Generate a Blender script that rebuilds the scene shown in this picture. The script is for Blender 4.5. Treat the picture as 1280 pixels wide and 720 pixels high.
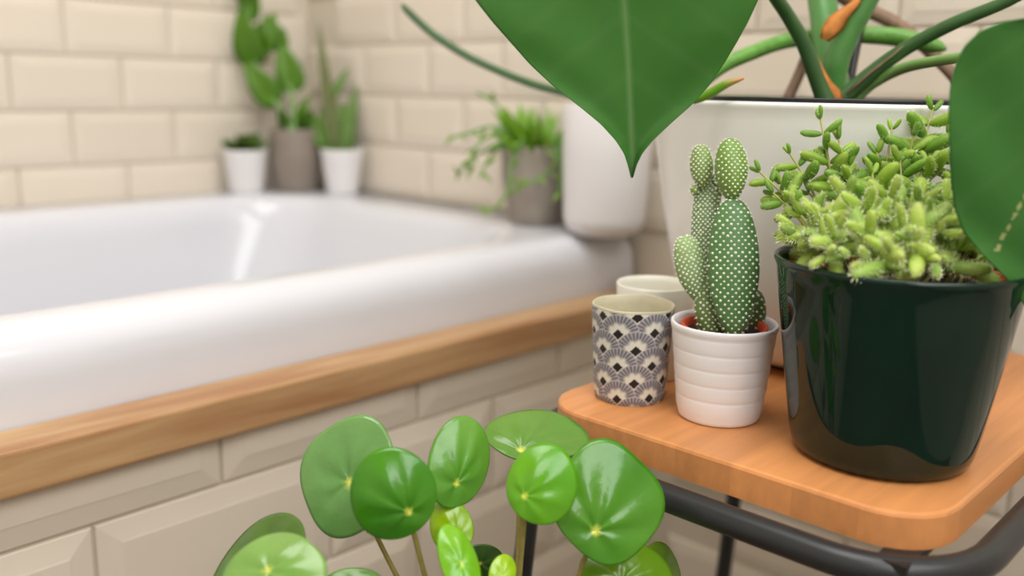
import bpy, math, random
from mathutils import Vector, Matrix, noise
random.seed(7)
sc = bpy.context.scene
for o in list(bpy.data.objects): bpy.data.objects.remove(o)
COL = sc.collection
PI = math.pi
# ------------------------------------------------------------------ camera
FPX, PITCH, YAW, ROLL, CZ = 1156.0, .2117, .7559, .0178, .78
_R = Vector((math.sin(YAW), -math.cos(YAW), 0)); _F = Vector((math.cos(YAW), math.sin(YAW), 0)); _Z = Vector((0, 0, 1))
FW = _F*math.cos(PITCH) - _Z*math.sin(PITCH); _U = _F*math.sin(PITCH) + _Z*math.cos(PITCH)
CR = _R*math.cos(ROLL) + _U*math.sin(ROLL); CU = -_R*math.sin(ROLL) + _U*math.cos(ROLL)
CAM = Vector((0, 0, CZ))
cd = bpy.data.cameras.new('camera'); cam = bpy.data.objects.new('camera', cd); COL.objects.link(cam)
m = Matrix((CR, CU, -FW)).transposed().to_4x4(); m.translation = CAM; cam.matrix_world = m
cd.sensor_width = 36; cd.lens = FPX/1280*36; cd.clip_start = .02
cd.dof.use_dof = True; cd.dof.focus_distance = .54; cd.dof.aperture_fstop = 3.3
sc.camera = cam
def at(px, py, z): return CAM + (CR*((px-640)/FPX) + CU*((360-py)/FPX) + FW)*z
def S(px, z): return px*z/FPX              # length of px pixels at depth z
# ------------------------------------------------------------------ world, lights, exposure
w = bpy.data.worlds.new('world'); sc.world = w; w.use_nodes = True
w.node_tree.nodes['Background'].inputs[0].default_value = (.9, .95, 1, 1)
w.node_tree.nodes['Background'].inputs[1].default_value = .3
def area(name, loc, target, sx, sy, power, col):
    l = bpy.data.lights.new(name, 'AREA'); l.shape = 'RECTANGLE'; l.size = sx; l.size_y = sy; l.energy = power; l.color = col
    o = bpy.data.objects.new(name, l); COL.objects.link(o); o.location = loc
    o.rotation_euler = (Vector(target)-Vector(loc)).to_track_quat('-Z', 'Y').to_euler(); return o
area('window_daylight', (.12, -.665, 1.40), (.45, 1, .7), 1.2, 1.2, 23, (.95, .98, 1))
area('ceiling_lamp_light', (.1, .30, 2.36), (.1, .30, 0), 1.0, 1.0, 20, (.99, .98, .97))
sc.view_settings.view_transform = 'Standard'; sc.view_settings.look = 'None'
sc.view_settings.gamma = 1; sc.view_settings.exposure = 0.06; sc.view_settings.use_curve_mapping = False
# ------------------------------------------------------------------ materials
def srgb(r, g, b):
    f = lambda c: (c/255/12.92 if c/255 <= .04045 else ((c/255+.055)/1.055)**2.4)
    return (f(r), f(g), f(b), 1)
MATS = {}
def mat(name, col=None, rough=.5, var=.0, vscale=(8, 8, 8), bump=0, bscale=60, attr=False, coat=0, col2=None, sss=0, transl=0,
        objrand=0, spec=.5, metal=0, detail=4, distort=0):
    M = bpy.data.materials.new(name); M.use_nodes = True; nt = M.node_tree; N = nt.nodes; L = nt.links
    b = N['Principled BSDF']; b.inputs['Roughness'].default_value = rough; b.inputs['Metallic'].default_value = metal
    b.inputs['Specular IOR Level'].default_value = spec
    if coat: b.inputs['Coat Weight'].default_value = coat; b.inputs['Coat Roughness'].default_value = .05
    if sss: b.inputs['Subsurface Weight'].default_value = sss; b.inputs['Subsurface Radius'].default_value = (.004, .006, .002)
    tc = N.new('ShaderNodeTexCoord')
    if attr:
        a = N.new('ShaderNodeAttribute'); a.attribute_name = 'Col'; base = a.outputs['Color']
    else:
        rgb = N.new('ShaderNodeRGB'); rgb.outputs[0].default_value = col; base = rgb.outputs[0]
    if var or col2:
        mp = N.new('ShaderNodeMapping'); mp.inputs['Scale'].default_value = vscale; L.new(tc.outputs['Object'], mp.inputs[0])
        if objrand:
            oi = N.new('ShaderNodeObjectInfo'); ad = N.new('ShaderNodeVectorMath'); ad.operation = 'SCALE'
            cx = N.new('ShaderNodeCombineXYZ')
            for k in range(3): L.new(oi.outputs['Random'], cx.inputs[k])
            L.new(cx.outputs[0], ad.inputs[0]); ad.inputs['Scale'].default_value = 37; L.new(ad.outputs[0], mp.inputs['Location'])
        no = N.new('ShaderNodeTexNoise'); no.inputs['Scale'].default_value = 1; no.inputs['Detail'].default_value = detail
        no.inputs['Distortion'].default_value = distort
        L.new(mp.outputs[0], no.inputs['Vector'])
        if col2:
            rp = N.new('ShaderNodeValToRGB'); rp.color_ramp.elements[0].position = .35; rp.color_ramp.elements[1].position = .65
            L.new(no.outputs['Fac'], rp.inputs[0])
            mx = N.new('ShaderNodeMix'); mx.data_type = 'RGBA'; L.new(rp.outputs[0], mx.inputs[0]); L.new(base, mx.inputs[6]); mx.inputs[7].default_value = col2
            base = mx.outputs[2]
        else:
            mr = N.new('ShaderNodeMapRange'); mr.inputs[3].default_value = 1-var; mr.inputs[4].default_value = 1+var
            mr.inputs[1].default_value = .3; mr.inputs[2].default_value = .7; L.new(no.outputs['Fac'], mr.inputs[0])
            mx = N.new('ShaderNodeMix'); mx.data_type = 'RGBA'; mx.blend_type = 'MULTIPLY'; mx.inputs[0].default_value = 1
            L.new(base, mx.inputs[6]); L.new(mr.outputs[0], mx.inputs[7]); base = mx.outputs[2]
    if objrand:
        oi = N.new('ShaderNodeObjectInfo'); mr = N.new('ShaderNodeMapRange'); mr.inputs[3].default_value = 1-objrand; mr.inputs[4].default_value = 1+objrand
        L.new(oi.outputs['Random'], mr.inputs[0]); mx = N.new('ShaderNodeMix'); mx.data_type = 'RGBA'; mx.blend_type = 'MULTIPLY'; mx.inputs[0].default_value = 1
        L.new(base, mx.inputs[6]); L.new(mr.outputs[0], mx.inputs[7]); base = mx.outputs[2]
    L.new(base, b.inputs['Base Color'])
    if bump:
        no = N.new('ShaderNodeTexNoise'); no.inputs['Scale'].default_value = bscale; no.inputs['Detail'].default_value = 5; L.new(tc.outputs['Object'], no.inputs['Vector'])
        bp = N.new('ShaderNodeBump'); bp.inputs['Strength'].default_value = bump; bp.inputs['Distance'].default_value = .002
        L.new(no.outputs['Fac'], bp.inputs['Height']); L.new(bp.outputs[0], b.inputs['Normal'])
    if transl:
        tr = N.new('ShaderNodeBsdfTranslucent'); L.new(base, tr.inputs['Color']); ms = N.new('ShaderNodeMixShader'); ms.inputs[0].default_value = transl
        L.new(b.outputs[0], ms.inputs[1]); L.new(tr.outputs[0], ms.inputs[2]); L.new(ms.outputs[0], N['Material Output'].inputs[0])
    MATS[name] = M; return M
mat('tile', srgb(227, 216, 200), .16, objrand=.025, bump=.04, bscale=18, spec=.5)
mat('grout', srgb(212, 201, 184), .85)
mat('plaster', srgb(226, 220, 210), .8, bump=.1, bscale=40)
mat('floor', srgb(112, 104, 94), .45, var=.12, vscale=(6, 6, 6))
mat('acrylic', srgb(220, 221, 228), .14, spec=.5)
mat('ledge_wood', srgb(198, 162, 118), .42, col2=srgb(166, 120, 80), vscale=(4.5, 40, 48), detail=6, distort=.6, bump=.12, bscale=90)
mat('board_wood', srgb(218, 148, 90), .38, var=.10, vscale=(9, 120, 60), objrand=.07, detail=5, distort=.4)
mat('black_steel', srgb(38, 40, 42), .36, spec=.5)
mat('bracket', srgb(30, 28, 27), .5)
mat('cactus_pot', srgb(247, 246, 250), .38)
mat('white_glaze', srgb(247, 246, 242), .22, var=.015, vscale=(20, 20, 20))
mat('white_matte', srgb(232, 229, 230), .5)
mat('cream_candle', srgb(236, 232, 218), .3)
mat('cup_print', None, .55, attr=True, bump=.15, bscale=300)
mat('cup_inner', srgb(206, 198, 170), .45, var=.12, vscale=(60, 60, 60))
mat('green_glaze', srgb(2, 34, 25), .05, var=.25, vscale=(30, 30, 30), spec=.45)
mat('terracotta', srgb(206, 76, 42), .55, var=.08, vscale=(80, 80, 80))
mat('black_plastic', srgb(20, 20, 22), .35)
mat('soil', srgb(54, 38, 28), .95, var=.5, vscale=(220, 220, 220), bump=1, bscale=300)
mat('concrete', srgb(160, 150, 138), .85, var=.14, vscale=(40, 40, 40), bump=.25, bscale=120)
mat('grey_glaze', srgb(140, 129, 118), .45, var=.06, vscale=(30, 30, 30))
mat('cactus_green', None, .5, attr=True, var=.06, vscale=(120, 120, 120))
mat('areole', srgb(244, 243, 226), .8)
mat('pickle_leaf', None, .42, attr=True, var=.10, vscale=(200, 200, 200), sss=.0, transl=.22, objrand=.12)
mat('pickle_hair', srgb(232, 238, 190), .7)
mat('pickle_stem', srgb(176, 172, 100), .55)
mat('pilea_leaf', None, .2, attr=True, var=.07, vscale=(70, 70, 70), transl=.12, bump=.22, bscale=110, spec=.6)
mat('pilea_stem', srgb(150, 138, 72), .4, var=.12, vscale=(60, 60, 300))
mat('monstera_leaf', None, .30, attr=True, var=.05, vscale=(40, 40, 40), transl=.12, bump=.06, bscale=60)
mat('monstera_stem', srgb(84, 138, 70), .32, var=.10, vscale=(60, 60, 25))
mat('monstera_stem_dark', srgb(62, 98, 54), .3, var=.12, vscale=(60, 60, 25))
mat('monstera_petiole_light', srgb(128, 172, 96), .35, var=.08, vscale=(60, 60, 25))
mat('root_green', srgb(104, 158, 66), .4, var=.18, vscale=(160, 160, 160), bump=.4, bscale=260)
mat('root_brown', srgb(140, 112, 92), .7, var=.15, vscale=(160, 160, 160))
mat('dry_sheath', srgb(208, 132, 60), .7, var=.2, vscale=(160, 160, 160))
mat('bg_leaf', None, .4, attr=True, var=.12, vscale=(60, 60, 60), transl=.12)
mat('stool_wood', srgb(168, 122, 78), .5, var=.12, vscale=(6, 60, 60))
# ------------------------------------------------------------------ builders
def tag(o, label=None, cat=None, group=None, kind=None):
    if label: o['label'] = label
    if cat: o['category'] = cat
    if group: o['group'] = group
    if kind: o['kind'] = kind
    return o
def thing(name, label, cat, loc, group=None):
    o = bpy.data.objects.new(name, None); o.empty_display_size = .02; COL.objects.link(o); o.location = loc
    return tag(o, label, cat, group)
def wloc(o):
    v = Vector((0, 0, 0))
    while o is not None: v += o.location; o = o.parent
    return v
def mesh(name, V, F, material, cols=None, smooth=True, mats2=None, fm=None):
    me = bpy.data.meshes.new(name); me.from_pydata([tuple(v) for v in V], [], F)
    me.materials.append(MATS[material])
    if mats2:
        for q in mats2: me.materials.append(MATS[q])
        me.polygons.foreach_set('material_index', fm)
    if smooth: me.polygons.foreach_set('use_smooth', [True]*len(F))
    if cols:
        ca = me.color_attributes.new('Col', 'FLOAT_COLOR', 'POINT')
        ca.data.foreach_set('color', [c for q in cols for c in (q[0], q[1], q[2], 1)])
    me.update(); return me
def obj(name, V, F, material, parent=None, cols=None, smooth=True, world=True, loc=None, **k):
    """world=True: V in world coordinates; the origin is put at loc / the parent"""
    off = wloc(parent) if parent else Vector((0, 0, 0))
    if world:
        l = Vector(loc) if loc is not None else off
        V = [Vector(v)-l for v in V]
        o = bpy.data.objects.new(name, mesh(name, V, F, material, cols, smooth, **k)); o.location = l-off
    else:
        o = bpy.data.objects.new(name, mesh(name, V, F, material, cols, smooth, **k)); o.location = loc if loc is not None else (0, 0, 0)
    COL.objects.link(o)
    if parent: o.parent = parent
    return o
def put(name, me, M, parent=None):
    o = bpy.data.objects.new(name, me); COL.objects.link(o)
    if parent: o.parent = parent; M = Matrix.Translation(-wloc(parent)) @ M
    o.matrix_local = M; return o
def box(x0, x1, y0, y1, z0, z1):
    V = [(x, y, z) for z in (z0, z1) for (x, y) in ((x0, y0), (x1, y0), (x1, y1), (x0, y1))]
    return V, [(3, 2, 1, 0), (4, 5, 6, 7), (0, 1, 5, 4), (1, 2, 6, 5), (2, 3, 7, 6), (3, 0, 4, 7)]
def bevel(o, wd=.002, seg=2):
    b = o.modifiers.new('bevel', 'BEVEL'); b.width = wd; b.segments = seg; b.limit_method = 'ANGLE'; return o
def lathe(prof, c, seg=64, fn=None, cap0=True, cap1=False):
    V = []; F = []
    for i, (r, z) in enumerate(prof):
        for k in range(seg):
            a = 2*PI*k/seg; rr = r*(fn(a, z) if fn else 1)
            V.append((c[0]+rr*math.cos(a), c[1]+rr*math.sin(a), c[2]+z))
    n = len(prof)
    for i in range(n-1):
        for k in range(seg):
            k2 = (k+1) % seg; F.append((i*seg+k, i*seg+k2, (i+1)*seg+k2, (i+1)*seg+k))
    if cap0: F.append(tuple(range(seg-1, -1, -1)))
    if cap1: F.append(tuple((n-1)*seg+k for k in range(seg)))
    return V, F
def arc(cx, cz, r, a0, a1, n=5):
    return [(cx+r*math.cos(math.radians(a0+(a1-a0)*i/n)), cz+r*math.sin(math.radians(a0+(a1-a0)*i/n))) for i in range(n+1)]
def smooth_path(P, n=6):
    P = [Vector(p) for p in P]
    if len(P) < 3: return [P[0].lerp(P[-1], i/n) for i in range(n+1)]
    out = []
    for i in range(len(P)-1):
        p0 = P[max(i-1, 0)]; p1 = P[i]; p2 = P[i+1]; p3 = P[min(i+2, len(P)-1)]
        for k in range(n):
            t = k/n
            out.append(.5*((2*p1)+(p2-p0)*t+(2*p0-5*p1+4*p2-p3)*t*t+(3*p1-p0-3*p2+p3)*t**3))
    out.append(P[-1]); return out
def tube(P, rad, seg=12, closed=False, n=6, sm=True):
    Q = smooth_path(P, n) if sm else [Vector(p) for p in P]
    m_ = len(Q); V = []; F = []; prev = None
    for i, p in enumerate(Q):
        if closed: t = (Q[(i+1) % m_]-Q[i-1]).normalized()
        else: t = (Q[min(i+1, m_-1)]-Q[max(i-1, 0)]).normalized()
        if prev is None:
            a = Vector((0, 0, 1)) if abs(t.z) < .9 else Vector((1, 0, 0)); u = t.cross(a).normalized()
        else: u = (prev-t*prev.dot(t)).normalized()
        prev = u; v = t.cross(u)
        f_ = i/(m_-1)
        if callable(rad): r = rad(f_)
        elif isinstance(rad, (list, tuple)):
            g = f_*(len(rad)-1); j = min(int(g), len(rad)-2); r = rad[j]+(rad[j+1]-rad[j])*(g-j)
        else: r = rad
        for k in range(seg):
            a = 2*PI*k/seg; V.append(p+(u*math.cos(a)+v*math.sin(a))*r)
    for i in range(m_ if closed else m_-1):
        j = (i+1) % m_
        for k in range(seg):
            k2 = (k+1) % seg; F.append((i*seg+k, i*seg+k2, j*seg+k2, j*seg+k))
    if not closed:
        F.append(tuple(range(seg-1, -1, -1))); F.append(tuple((m_-1)*seg+k for k in range(seg)))
    return V, F
def merge(parts):
    V = []; F = []
    for v, f in parts:
        b = len(V); V += list(v); F += [tuple(i+b for i in q) for q in f]
    return V, F
def mixc(a, b, t): t = max(0, min(1, t)); return tuple(a[i]+(b[i]-a[i])*t for i in range(3))
# ------------------------------------------------------------------ the room
XB, YA, YP, RIM, BT = .915, 1.34, .624, .615, .58       # end wall, long wall, tiled bath panel, bath rim, board top
X0, Y0, CEIL = -1.2, -.68, 2.4
def struct(name, b, material):
    return tag(obj(name, *b, material, smooth=False), kind='structure')
struct('floor', box(X0-.1, XB+.1, Y0-.1, YA+.1, -.06, 0), 'floor')
struct('ceiling', box(X0-.1, XB+.1, Y0-.1, YA+.1, CEIL, CEIL+.06), 'plaster')
wl = struct('wall_left', box(X0-.1, XB+.1, YA+.0065, YA+.1, 0, CEIL), 'grout')
wr = struct('wall_right', box(XB+.0065, XB+.1, Y0-.1, YA+.0065, 0, CEIL), 'grout')
struct('wall_back', box(X0-.1, X0, Y0-.1, YA+.008, 0, CEIL), 'plaster')
struct('wall_near', box(X0, XB+.008, Y0-.1, Y0, 0, CEIL), 'plaster')
wp = struct('wall_front', box(-.84, XB, YP+.0068, YP+.022, 0, .5155), 'grout')
def tile_mesh(name, W, H, bev=.0115, t0=.0035, t1=.008, cut=None):
    """bevelled tile lying in local XZ, facing -Y, origin at its lower left corner"""
    g = .0013; top = H-g if cut is None else cut
    bt = bev if cut is None else 0
    def ring(i, y, it): return [(g+i, -y, g+i), (W-g-i, -y, g+i), (W-g-i, -y, top-it), (g+i, -y, top-it)]
    V = ring(0, 0, 0)+ring(0, t0-.001, 0)+ring(.001, t0, .001 if cut is None else 0)+ring(bev, t1-.0005, bt)+ring(bev+.0015, t1, bt+.0015 if cut is None else 0)
    F = []
    for i in range(4):
        for k in range(4):
            k2 = (k+1) % 4; F.append((i*4+k, i*4+k2, i*4+4+k2, i*4+4+k))
    F.append((16, 17, 18, 19))
    return mesh(name, V, F, 'tile', smooth=False)
TW, TH = .150, .0758
tm = tile_mesh('tile', TW, TH, t1=.0054)
# long wall behind the bath
j0 = .4547*YA/1.3525; zA = .78+.0362*YA/1.3525
for r in range(-3, 7):
    for c in range(-6, 5):
        x = j0 + c*TW + (TW/2 if r % 2 == 0 else 0); z = zA + r*TH
        if z < RIM-TH or x < -.6 or x+TW > XB+TW*.98: continue
        if x+TW > XB:
            if XB-x < .03: continue
            mm = tile_mesh('tile', XB-x-.001, TH, t1=.0054)
        else: mm = tm
        put('tile', mm, Matrix.Translation((x, YA+.0065, z)), wl)
# end wall
zB = .8435; yB = .365
for r in range(-11, 6):
    for c in range(-9, 7):
        y = yB + c*TW + (TW/2 if r % 2 else 0); z = zB + r*TH            # tile spans y .. y-TW when seen from inside the room
        if y-TW < -.62 or y > YA+TW*.98: continue
        if z < 0: continue
        if y > YA:
            wd = TW-(y-YA); 
            if wd < .03: continue
            mm = tile_mesh('tile', wd-.001, TH, t1=.0054); y = YA-.001
        else: mm = tm
        if z+TH < RIM+.004 and y > YP+.005: continue
        put('tile', mm, Matrix.Translation((XB+.0065, y, z)) @ Matrix.Rotation(-PI/2, 4, 'Z'), wr)
# bath panel
PW, PH = .2015, .102
pm = tile_mesh('tile', PW, PH, .016, t1=.0066); pc = tile_mesh('tile', PW, PH, .016, t1=.0066, cut=.0425)
zl = .473; xj = .3385
for r in range(0, 5):
    for c in range(-6, 4):
        x = xj + c*PW + (PW/2 if r % 2 else 0); z = zl - r*PH
        if x < -.84: continue
        wd = PW
        if x+PW > XB-.001: wd = XB-.001-x
        if wd < .03: continue
        if r == 0: mm = pc if wd == PW else tile_mesh('tile', wd, PH, .016, t1=.0066, cut=.0425)
        else: mm = pm if wd == PW else tile_mesh('tile', wd, PH, .016, t1=.0066)
        put('tile', mm, Matrix.Translation((x, YP+.0068, z)), wp)
# wooden ledge on top of the panel
t = struct('trim_1', box(-.84, XB-.001, .612, .6545, .516, .5485), 'ledge_wood'); bevel(t, .003, 3)
# ------------------------------------------------------------------ bathtub
def rrect(x0, x1, y0, y1, r, n=10):
    P = []
    for cx, cy, a in ((x1-r, y0+r, -90), (x1-r, y1-r, 0), (x0+r, y1-r, 90), (x0+r, y0+r, 180)):
        for k in range(n+1):
            b = math.radians(a+90*k/n); P.append((cx+r*math.cos(b), cy+r*math.sin(b)))
    return P
bx0, bx1, by0, by1 = XB-1.70, XB-.0015, .6555, YA-.0015
BL = [(0, 0, 0, 0, .02, .004), (0, 0, 0, 0, .545, .004), (0, 0, 0, 0, .578, .006), (.0015, 0, 0, 0, .591, .008), (.005, 0, 0, 0, .600, .012), (.011, 0, 0, .004, .6075, .015),
      (.019, .002, .002, .012, .6125, .018), (.029, .006, .006, .02, .615, .02), (.050, .074, .088, .06, .615, .10), (.058, .082, .097, .07, .6135, .11), (.064, .088, .104, .076, .609, .11),
      (.069, .093, .110, .082, .600, .11), (.074, .098, .120, .09, .575, .11), (.090, .112, .175, .12, .45, .12), (.105, .128, .235, .15, .30, .13), (.125, .148, .27, .18, .245, .13),
      (.16, .18, .32, .22, .225, .12), (.30, .30, .60, .50, .215, .05)]
V = []; F = []
for (fr, ba, en, ot, z, r) in BL:
    V += [(x, y, z) for x, y in rrect(bx0+ot, bx1-en, by0+fr, by1-ba, r)]
n = 44
for i in range(len(BL)-1):
    for k in range(n):
        k2 = (k+1) % n; F.append((i*n+k, i*n+k2, i*n+n+k2, i*n+n+k))
F.append(tuple((len(BL)-1)*n+k for k in range(n)))
bt = thing('bathtub', 'white acrylic bathtub with a rolled rim behind the wooden ledge', 'bathtub', (0, 1, 0))
tub = obj('tub', V, F, 'acrylic', bt)
V, F = lathe([(.0, 0), (.03, 0), (.036, .002), (.036, .004), (.012, .0045), (.01, .002), (0.001, .002)], (.30, 1.0, .2155), 24)
obj('drain', V, F, 'black_steel', bt)
# ------------------------------------------------------------------ side table
BX0, BX1, BY0, BY1, BTH = .4335, .80, .1305, .3855, .0190
CRN = .036
def xr(y, ins=0):
    """x-range of the rounded board outline at y"""
    r = CRN-ins; d = max(0, (BY0+ins+r)-y, y-(BY1-ins-r)); d = min(d, r)
    e = r-math.sqrt(max(0, r*r-d*d)); return BX0+ins+e, BX1-ins-e
tb = thing('side_table', 'small side table with an orange-toned wooden board on a black tubular frame', 'table', ((BX0+BX1)/2, (BY0+BY1)/2, 0))
ns = 7; ys = [BY0+(BY1-BY0)*k/ns for k in range(ns+1)]
for k in range(ns):
    a, b = ys[k], ys[k+1]; R_ = .0022
    yy = [a+(b-a)*j/14 for j in range(15)]
    # levels: (z, inset)
    LV = [(BT-BTH, .0), (BT-R_, 0), (BT-R_*.3, R_*.3), (BT, R_)]
    V = []; F = []
    for z, ins in LV:
        lo = BY0+ins if k == 0 else a; hi = BY1-ins if k == ns-1 else b
        q = [min(max(y, lo), hi) for y in yy]
        V += [(xr(y, ins)[0], y, z) for y in q] + [(xr(y, ins)[1], y, z) for y in reversed(q)]
    m_ = 30
    for i in range(3):
        for j in range(m_):
            j2 = (j+1) % m_; F.append((i*m_+j2, i*m_+j, i*m_+m_+j, i*m_+m_+j2))
    for j in range(14):
        F.append((3*m_+j, 3*m_+j+1, 3*m_+28-j, 3*m_+29-j)); F.append((j+1, j, 29-j, 28-j))
    obj('stave', V, F, 'board_wood', tb, smooth=False)
RO, RZ, RT = .0135, BT-BTH-.0075, .0082
P = [(x, y, RZ) for x, y in rrect(BX0-RO, BX1+RO, BY0-RO, BY1+RO, CRN+RO+.012, 12)]
obj('frame_ring', *tube(P, RT, 16, closed=True, sm=False), 'black_steel', tb)
for sx, sy in ((0, 0), (0, 1), (1, 0), (1, 1)):
    cx = (BX0+.010, .735)[sx]; cy = (BY0-.004, BY1+.006)[sy]
    ex = cx + (-.03, .065)[sx]; ey = cy + (-.07, (.035, .07)[sx])[sy]
    obj('leg', *tube([(cx, cy, RZ), (ex, ey, .004)], .0072, 12), 'black_steel', tb)
    obj('foot', *tube([(ex, ey, .0), (ex, ey, .012)], .0085, 12), 'black_plastic', tb)
for y, x0, x1 in ((.146, BX0-RO+.003, BX0+.03), (.19, BX1-.03, BX1+RO-.003), (.33, BX1-.03, BX1+RO-.003)):
    if True:
        obj('bracket', *box(x0, x1, y-.008, y+.008, BT-BTH-.0045, BT-BTH-.0002), 'bracket', tb, smooth=False)
# ------------------------------------------------------------------ cactus in a ribbed white pot
cc = Vector((.4968, .2864, BT))
ct = thing('potted_cactus', 'bunny ear cactus with white dotted pads in a ribbed white pot', 'cactus', cc)
h = .0615; pr = [(.0, 0), (.0235, 0), (.0252, .0012), (.0256, .003)]
for k in range(5):
    z0 = .006+k*.0100; z1 = z0+.0100
    for j in range(1, 13):
        t_ = j/12; z = z0+(z1-z0)*t_
        pr.append((.0256+.0066*(z/h)+.00045*max(0, math.sin(PI*t_))**.35, z))
pr += [(.0325, .0575), (.0330, .0600), (.0328, .0612), (.0321, .0618), (.0310, .0612), (.0303, .0595), (.0295, .05), (.0288, .042)]
obj('pot', *lathe(pr, cc, 72), 'cactus_pot', ct)
obj('nursery_pot', *lathe([(.018, .01), (.0245, .056), (.0265, .0565), (.0268, .059), (.0262, .0598), (.0246, .0592), (.0236, .053)], cc, 56), 'terracotta', ct)
obj('soil', *lathe([(.0238, .050), (.0237, .0545), (.018, .0555), (.01, .0548), (.0005, .0552)], cc, 40, fn=lambda a, z: 1+.0*a), 'soil', ct)
def oval_pad(px, py, wpx, hpx, Z, tilt=0, turn=0, thick=.0065, base_w=.62, dots=.0043, green=(96, 140, 70), tip=None, dr=.00085):
    """one flat pad: centre pixel, size in pixels, depth; tilt in the picture plane, turn about its own axis (degrees)"""
    c = at(px, py, Z); a = (CU*math.cos(math.radians(tilt))-CR*math.sin(math.radians(tilt))).normalized()
    a = (a*.985 + _Z*.10).normalized()
    n0 = -FW; n0 = (n0-a*n0.dot(a)).normalized(); s0 = a.cross(n0).normalized()*-1
    tn = math.radians(turn); nn = n0*math.cos(tn)+s0*math.sin(tn); ss = s0*math.cos(tn)-n0*math.sin(tn)
    Wd = S(wpx, Z)/2; Ht = S(hpx, Z)/2
    def half(s):   # half-width at s in [-1,1]
        e = math.sqrt(max(0, 1-s*s)); k = 1 if s > 0 else base_w+(1-base_w)*(1-abs(s)**1.5)
        return Wd*(e**.85)*k
    def thk(s): return thick*(max(0, 1-s*s)**.42)*(1.15-.25*s)
    V = []; F = []; C = []; ni, nk = 22, 28
    c1 = srgb(*green)[:3]; c2 = srgb(*(tip or green))[:3]
    for i in range(ni+1):
        s = -math.cos(PI*i/ni)*.999
        for k in range(nk):
            b = 2*PI*k/nk; V.append(c+a*(Ht*s)+ss*(half(s)*math.cos(b))+nn*(thk(s)*math.sin(b)*(1 if abs(math.sin(b)) < 2 else 1)))
            C.append(mixc(c1, c2, (s+1)/2))
    for i in range(ni):
        for k in range(nk):
            k2 = (k+1) % nk; F.append((i*nk+k, i*nk+k2, i*nk+nk+k2, i*nk+nk+k))
    F.append(tuple(range(nk-1, -1, -1))); F.append(tuple(ni*nk+k for k in range(nk)))
    pad = obj('pad', V, F, 'cactus_green', ct, C, loc=c)
    # tufts of bristles on a diagonal lattice
    pts = []
    def add(x, s, sg):
        hw = half(s)
        if hw < 1e-6: return
        q = x/hw
        if abs(q) > .97: return
        p = c+a*(Ht*s)+ss*x+nn*(sg*thk(s)*math.sqrt(1-q*q))
        nrm = (nn*sg*math.sqrt(1-q*q)/max(thk(s), 1e-4) + ss*(q/hw) + a*(s*.8/Ht)).normalized()
        pts.append((p, nrm))
    rows = int(2*Ht/(dots*.56))
    for r in range(-rows//2, rows//2+1):
        for k in range(-14, 15):
            x = (k+(.5 if r % 2 else 0))*dots; x += random.uniform(-.07, .07)*dots; s = r*dots*.56/Ht+random.uniform(-.01, .01)
            if abs(s) > .985: continue
            for sg in (1, -1): add(x, s, sg)
    m_ = int(PI*(Ht+Wd)/dots*1.15)
    for k in range(m_):
        b = 2*PI*k/m_; s = math.sin(b)*.985
        p = c+a*(Ht*s)+ss*(half(s)*(1 if math.cos(b) >= 0 else -1)*.99); pts.append((p, (p-c).normalized()))
    V = []; F = []
    for p, nrm in pts:
        u = nrm.orthogonal().normalized(); v = nrm.cross(u); r = dr*random.uniform(.8, 1.15); b = len(V)
        V.append(p+nrm*r*.8)
        for k in range(6): V.append(p+(u*math.cos(k*PI/3)+v*math.sin(k*PI/3))*r-nrm*r*.15)
        F += [(b, b+1+k, b+1+(k+1) % 6) for k in range(6)]
        for k in range(5):        # short bristles
            d = (nrm+u*random.uniform(-.9, .9)+v*random.uniform(-.9, .9)).normalized(); q = d.orthogonal().normalized()*.00010; b = len(V)
            V += [p+q, p-q, p+d*random.uniform(.0012, .0021)]; F.append((b, b+1, b+2))
    tag(obj('bristle_tufts', V, F, 'areole', pad, smooth=False), kind='stuff')
    return pad
G1, G2, G3 = (84, 128, 70), (112, 142, 92), (120, 148, 70)
oval_pad(940, 394, 34, 66, .590, -6, 10, .006, green=(88, 110, 50), dots=.0046)
oval_pad(895, 383, 56, 100, .578, -4, -14, .007, .7, green=(100, 128, 66), dots=.0036)
oval_pad(884, 294, 40, 132, .583, 2, 20, .006, .8, green=G2, dots=.0029, dr=.00078)
oval_pad(865, 337, 40, 88, .578, 16, 0, .0055, .6, green=G2, tip=(150, 180, 110), dots=.0034)
oval_pad(894, 240, 16, 46, .588, 2, 30, .0045, .7, green=(92, 112, 66), dots=.0034)
oval_pad(877, 209, 29, 56, .581, 4, 15, .0065, .65, green=G3, dots=.0030, dr=.0007)
oval_pad(868, 238, 10, 14, .581, 10, 0, .003, .8, green=G3, dots=.0030, dr=.0007)
oval_pad(917, 336, 64, 176, .560, 1, 6, .0070, .72, green=G1, dots=.0043, dr=.00092)
oval_pad(914, 212, 41, 78, .563, 2, 0, .0085, .72, green=(110, 146, 56), dots=.0034, dr=.00075)
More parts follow.
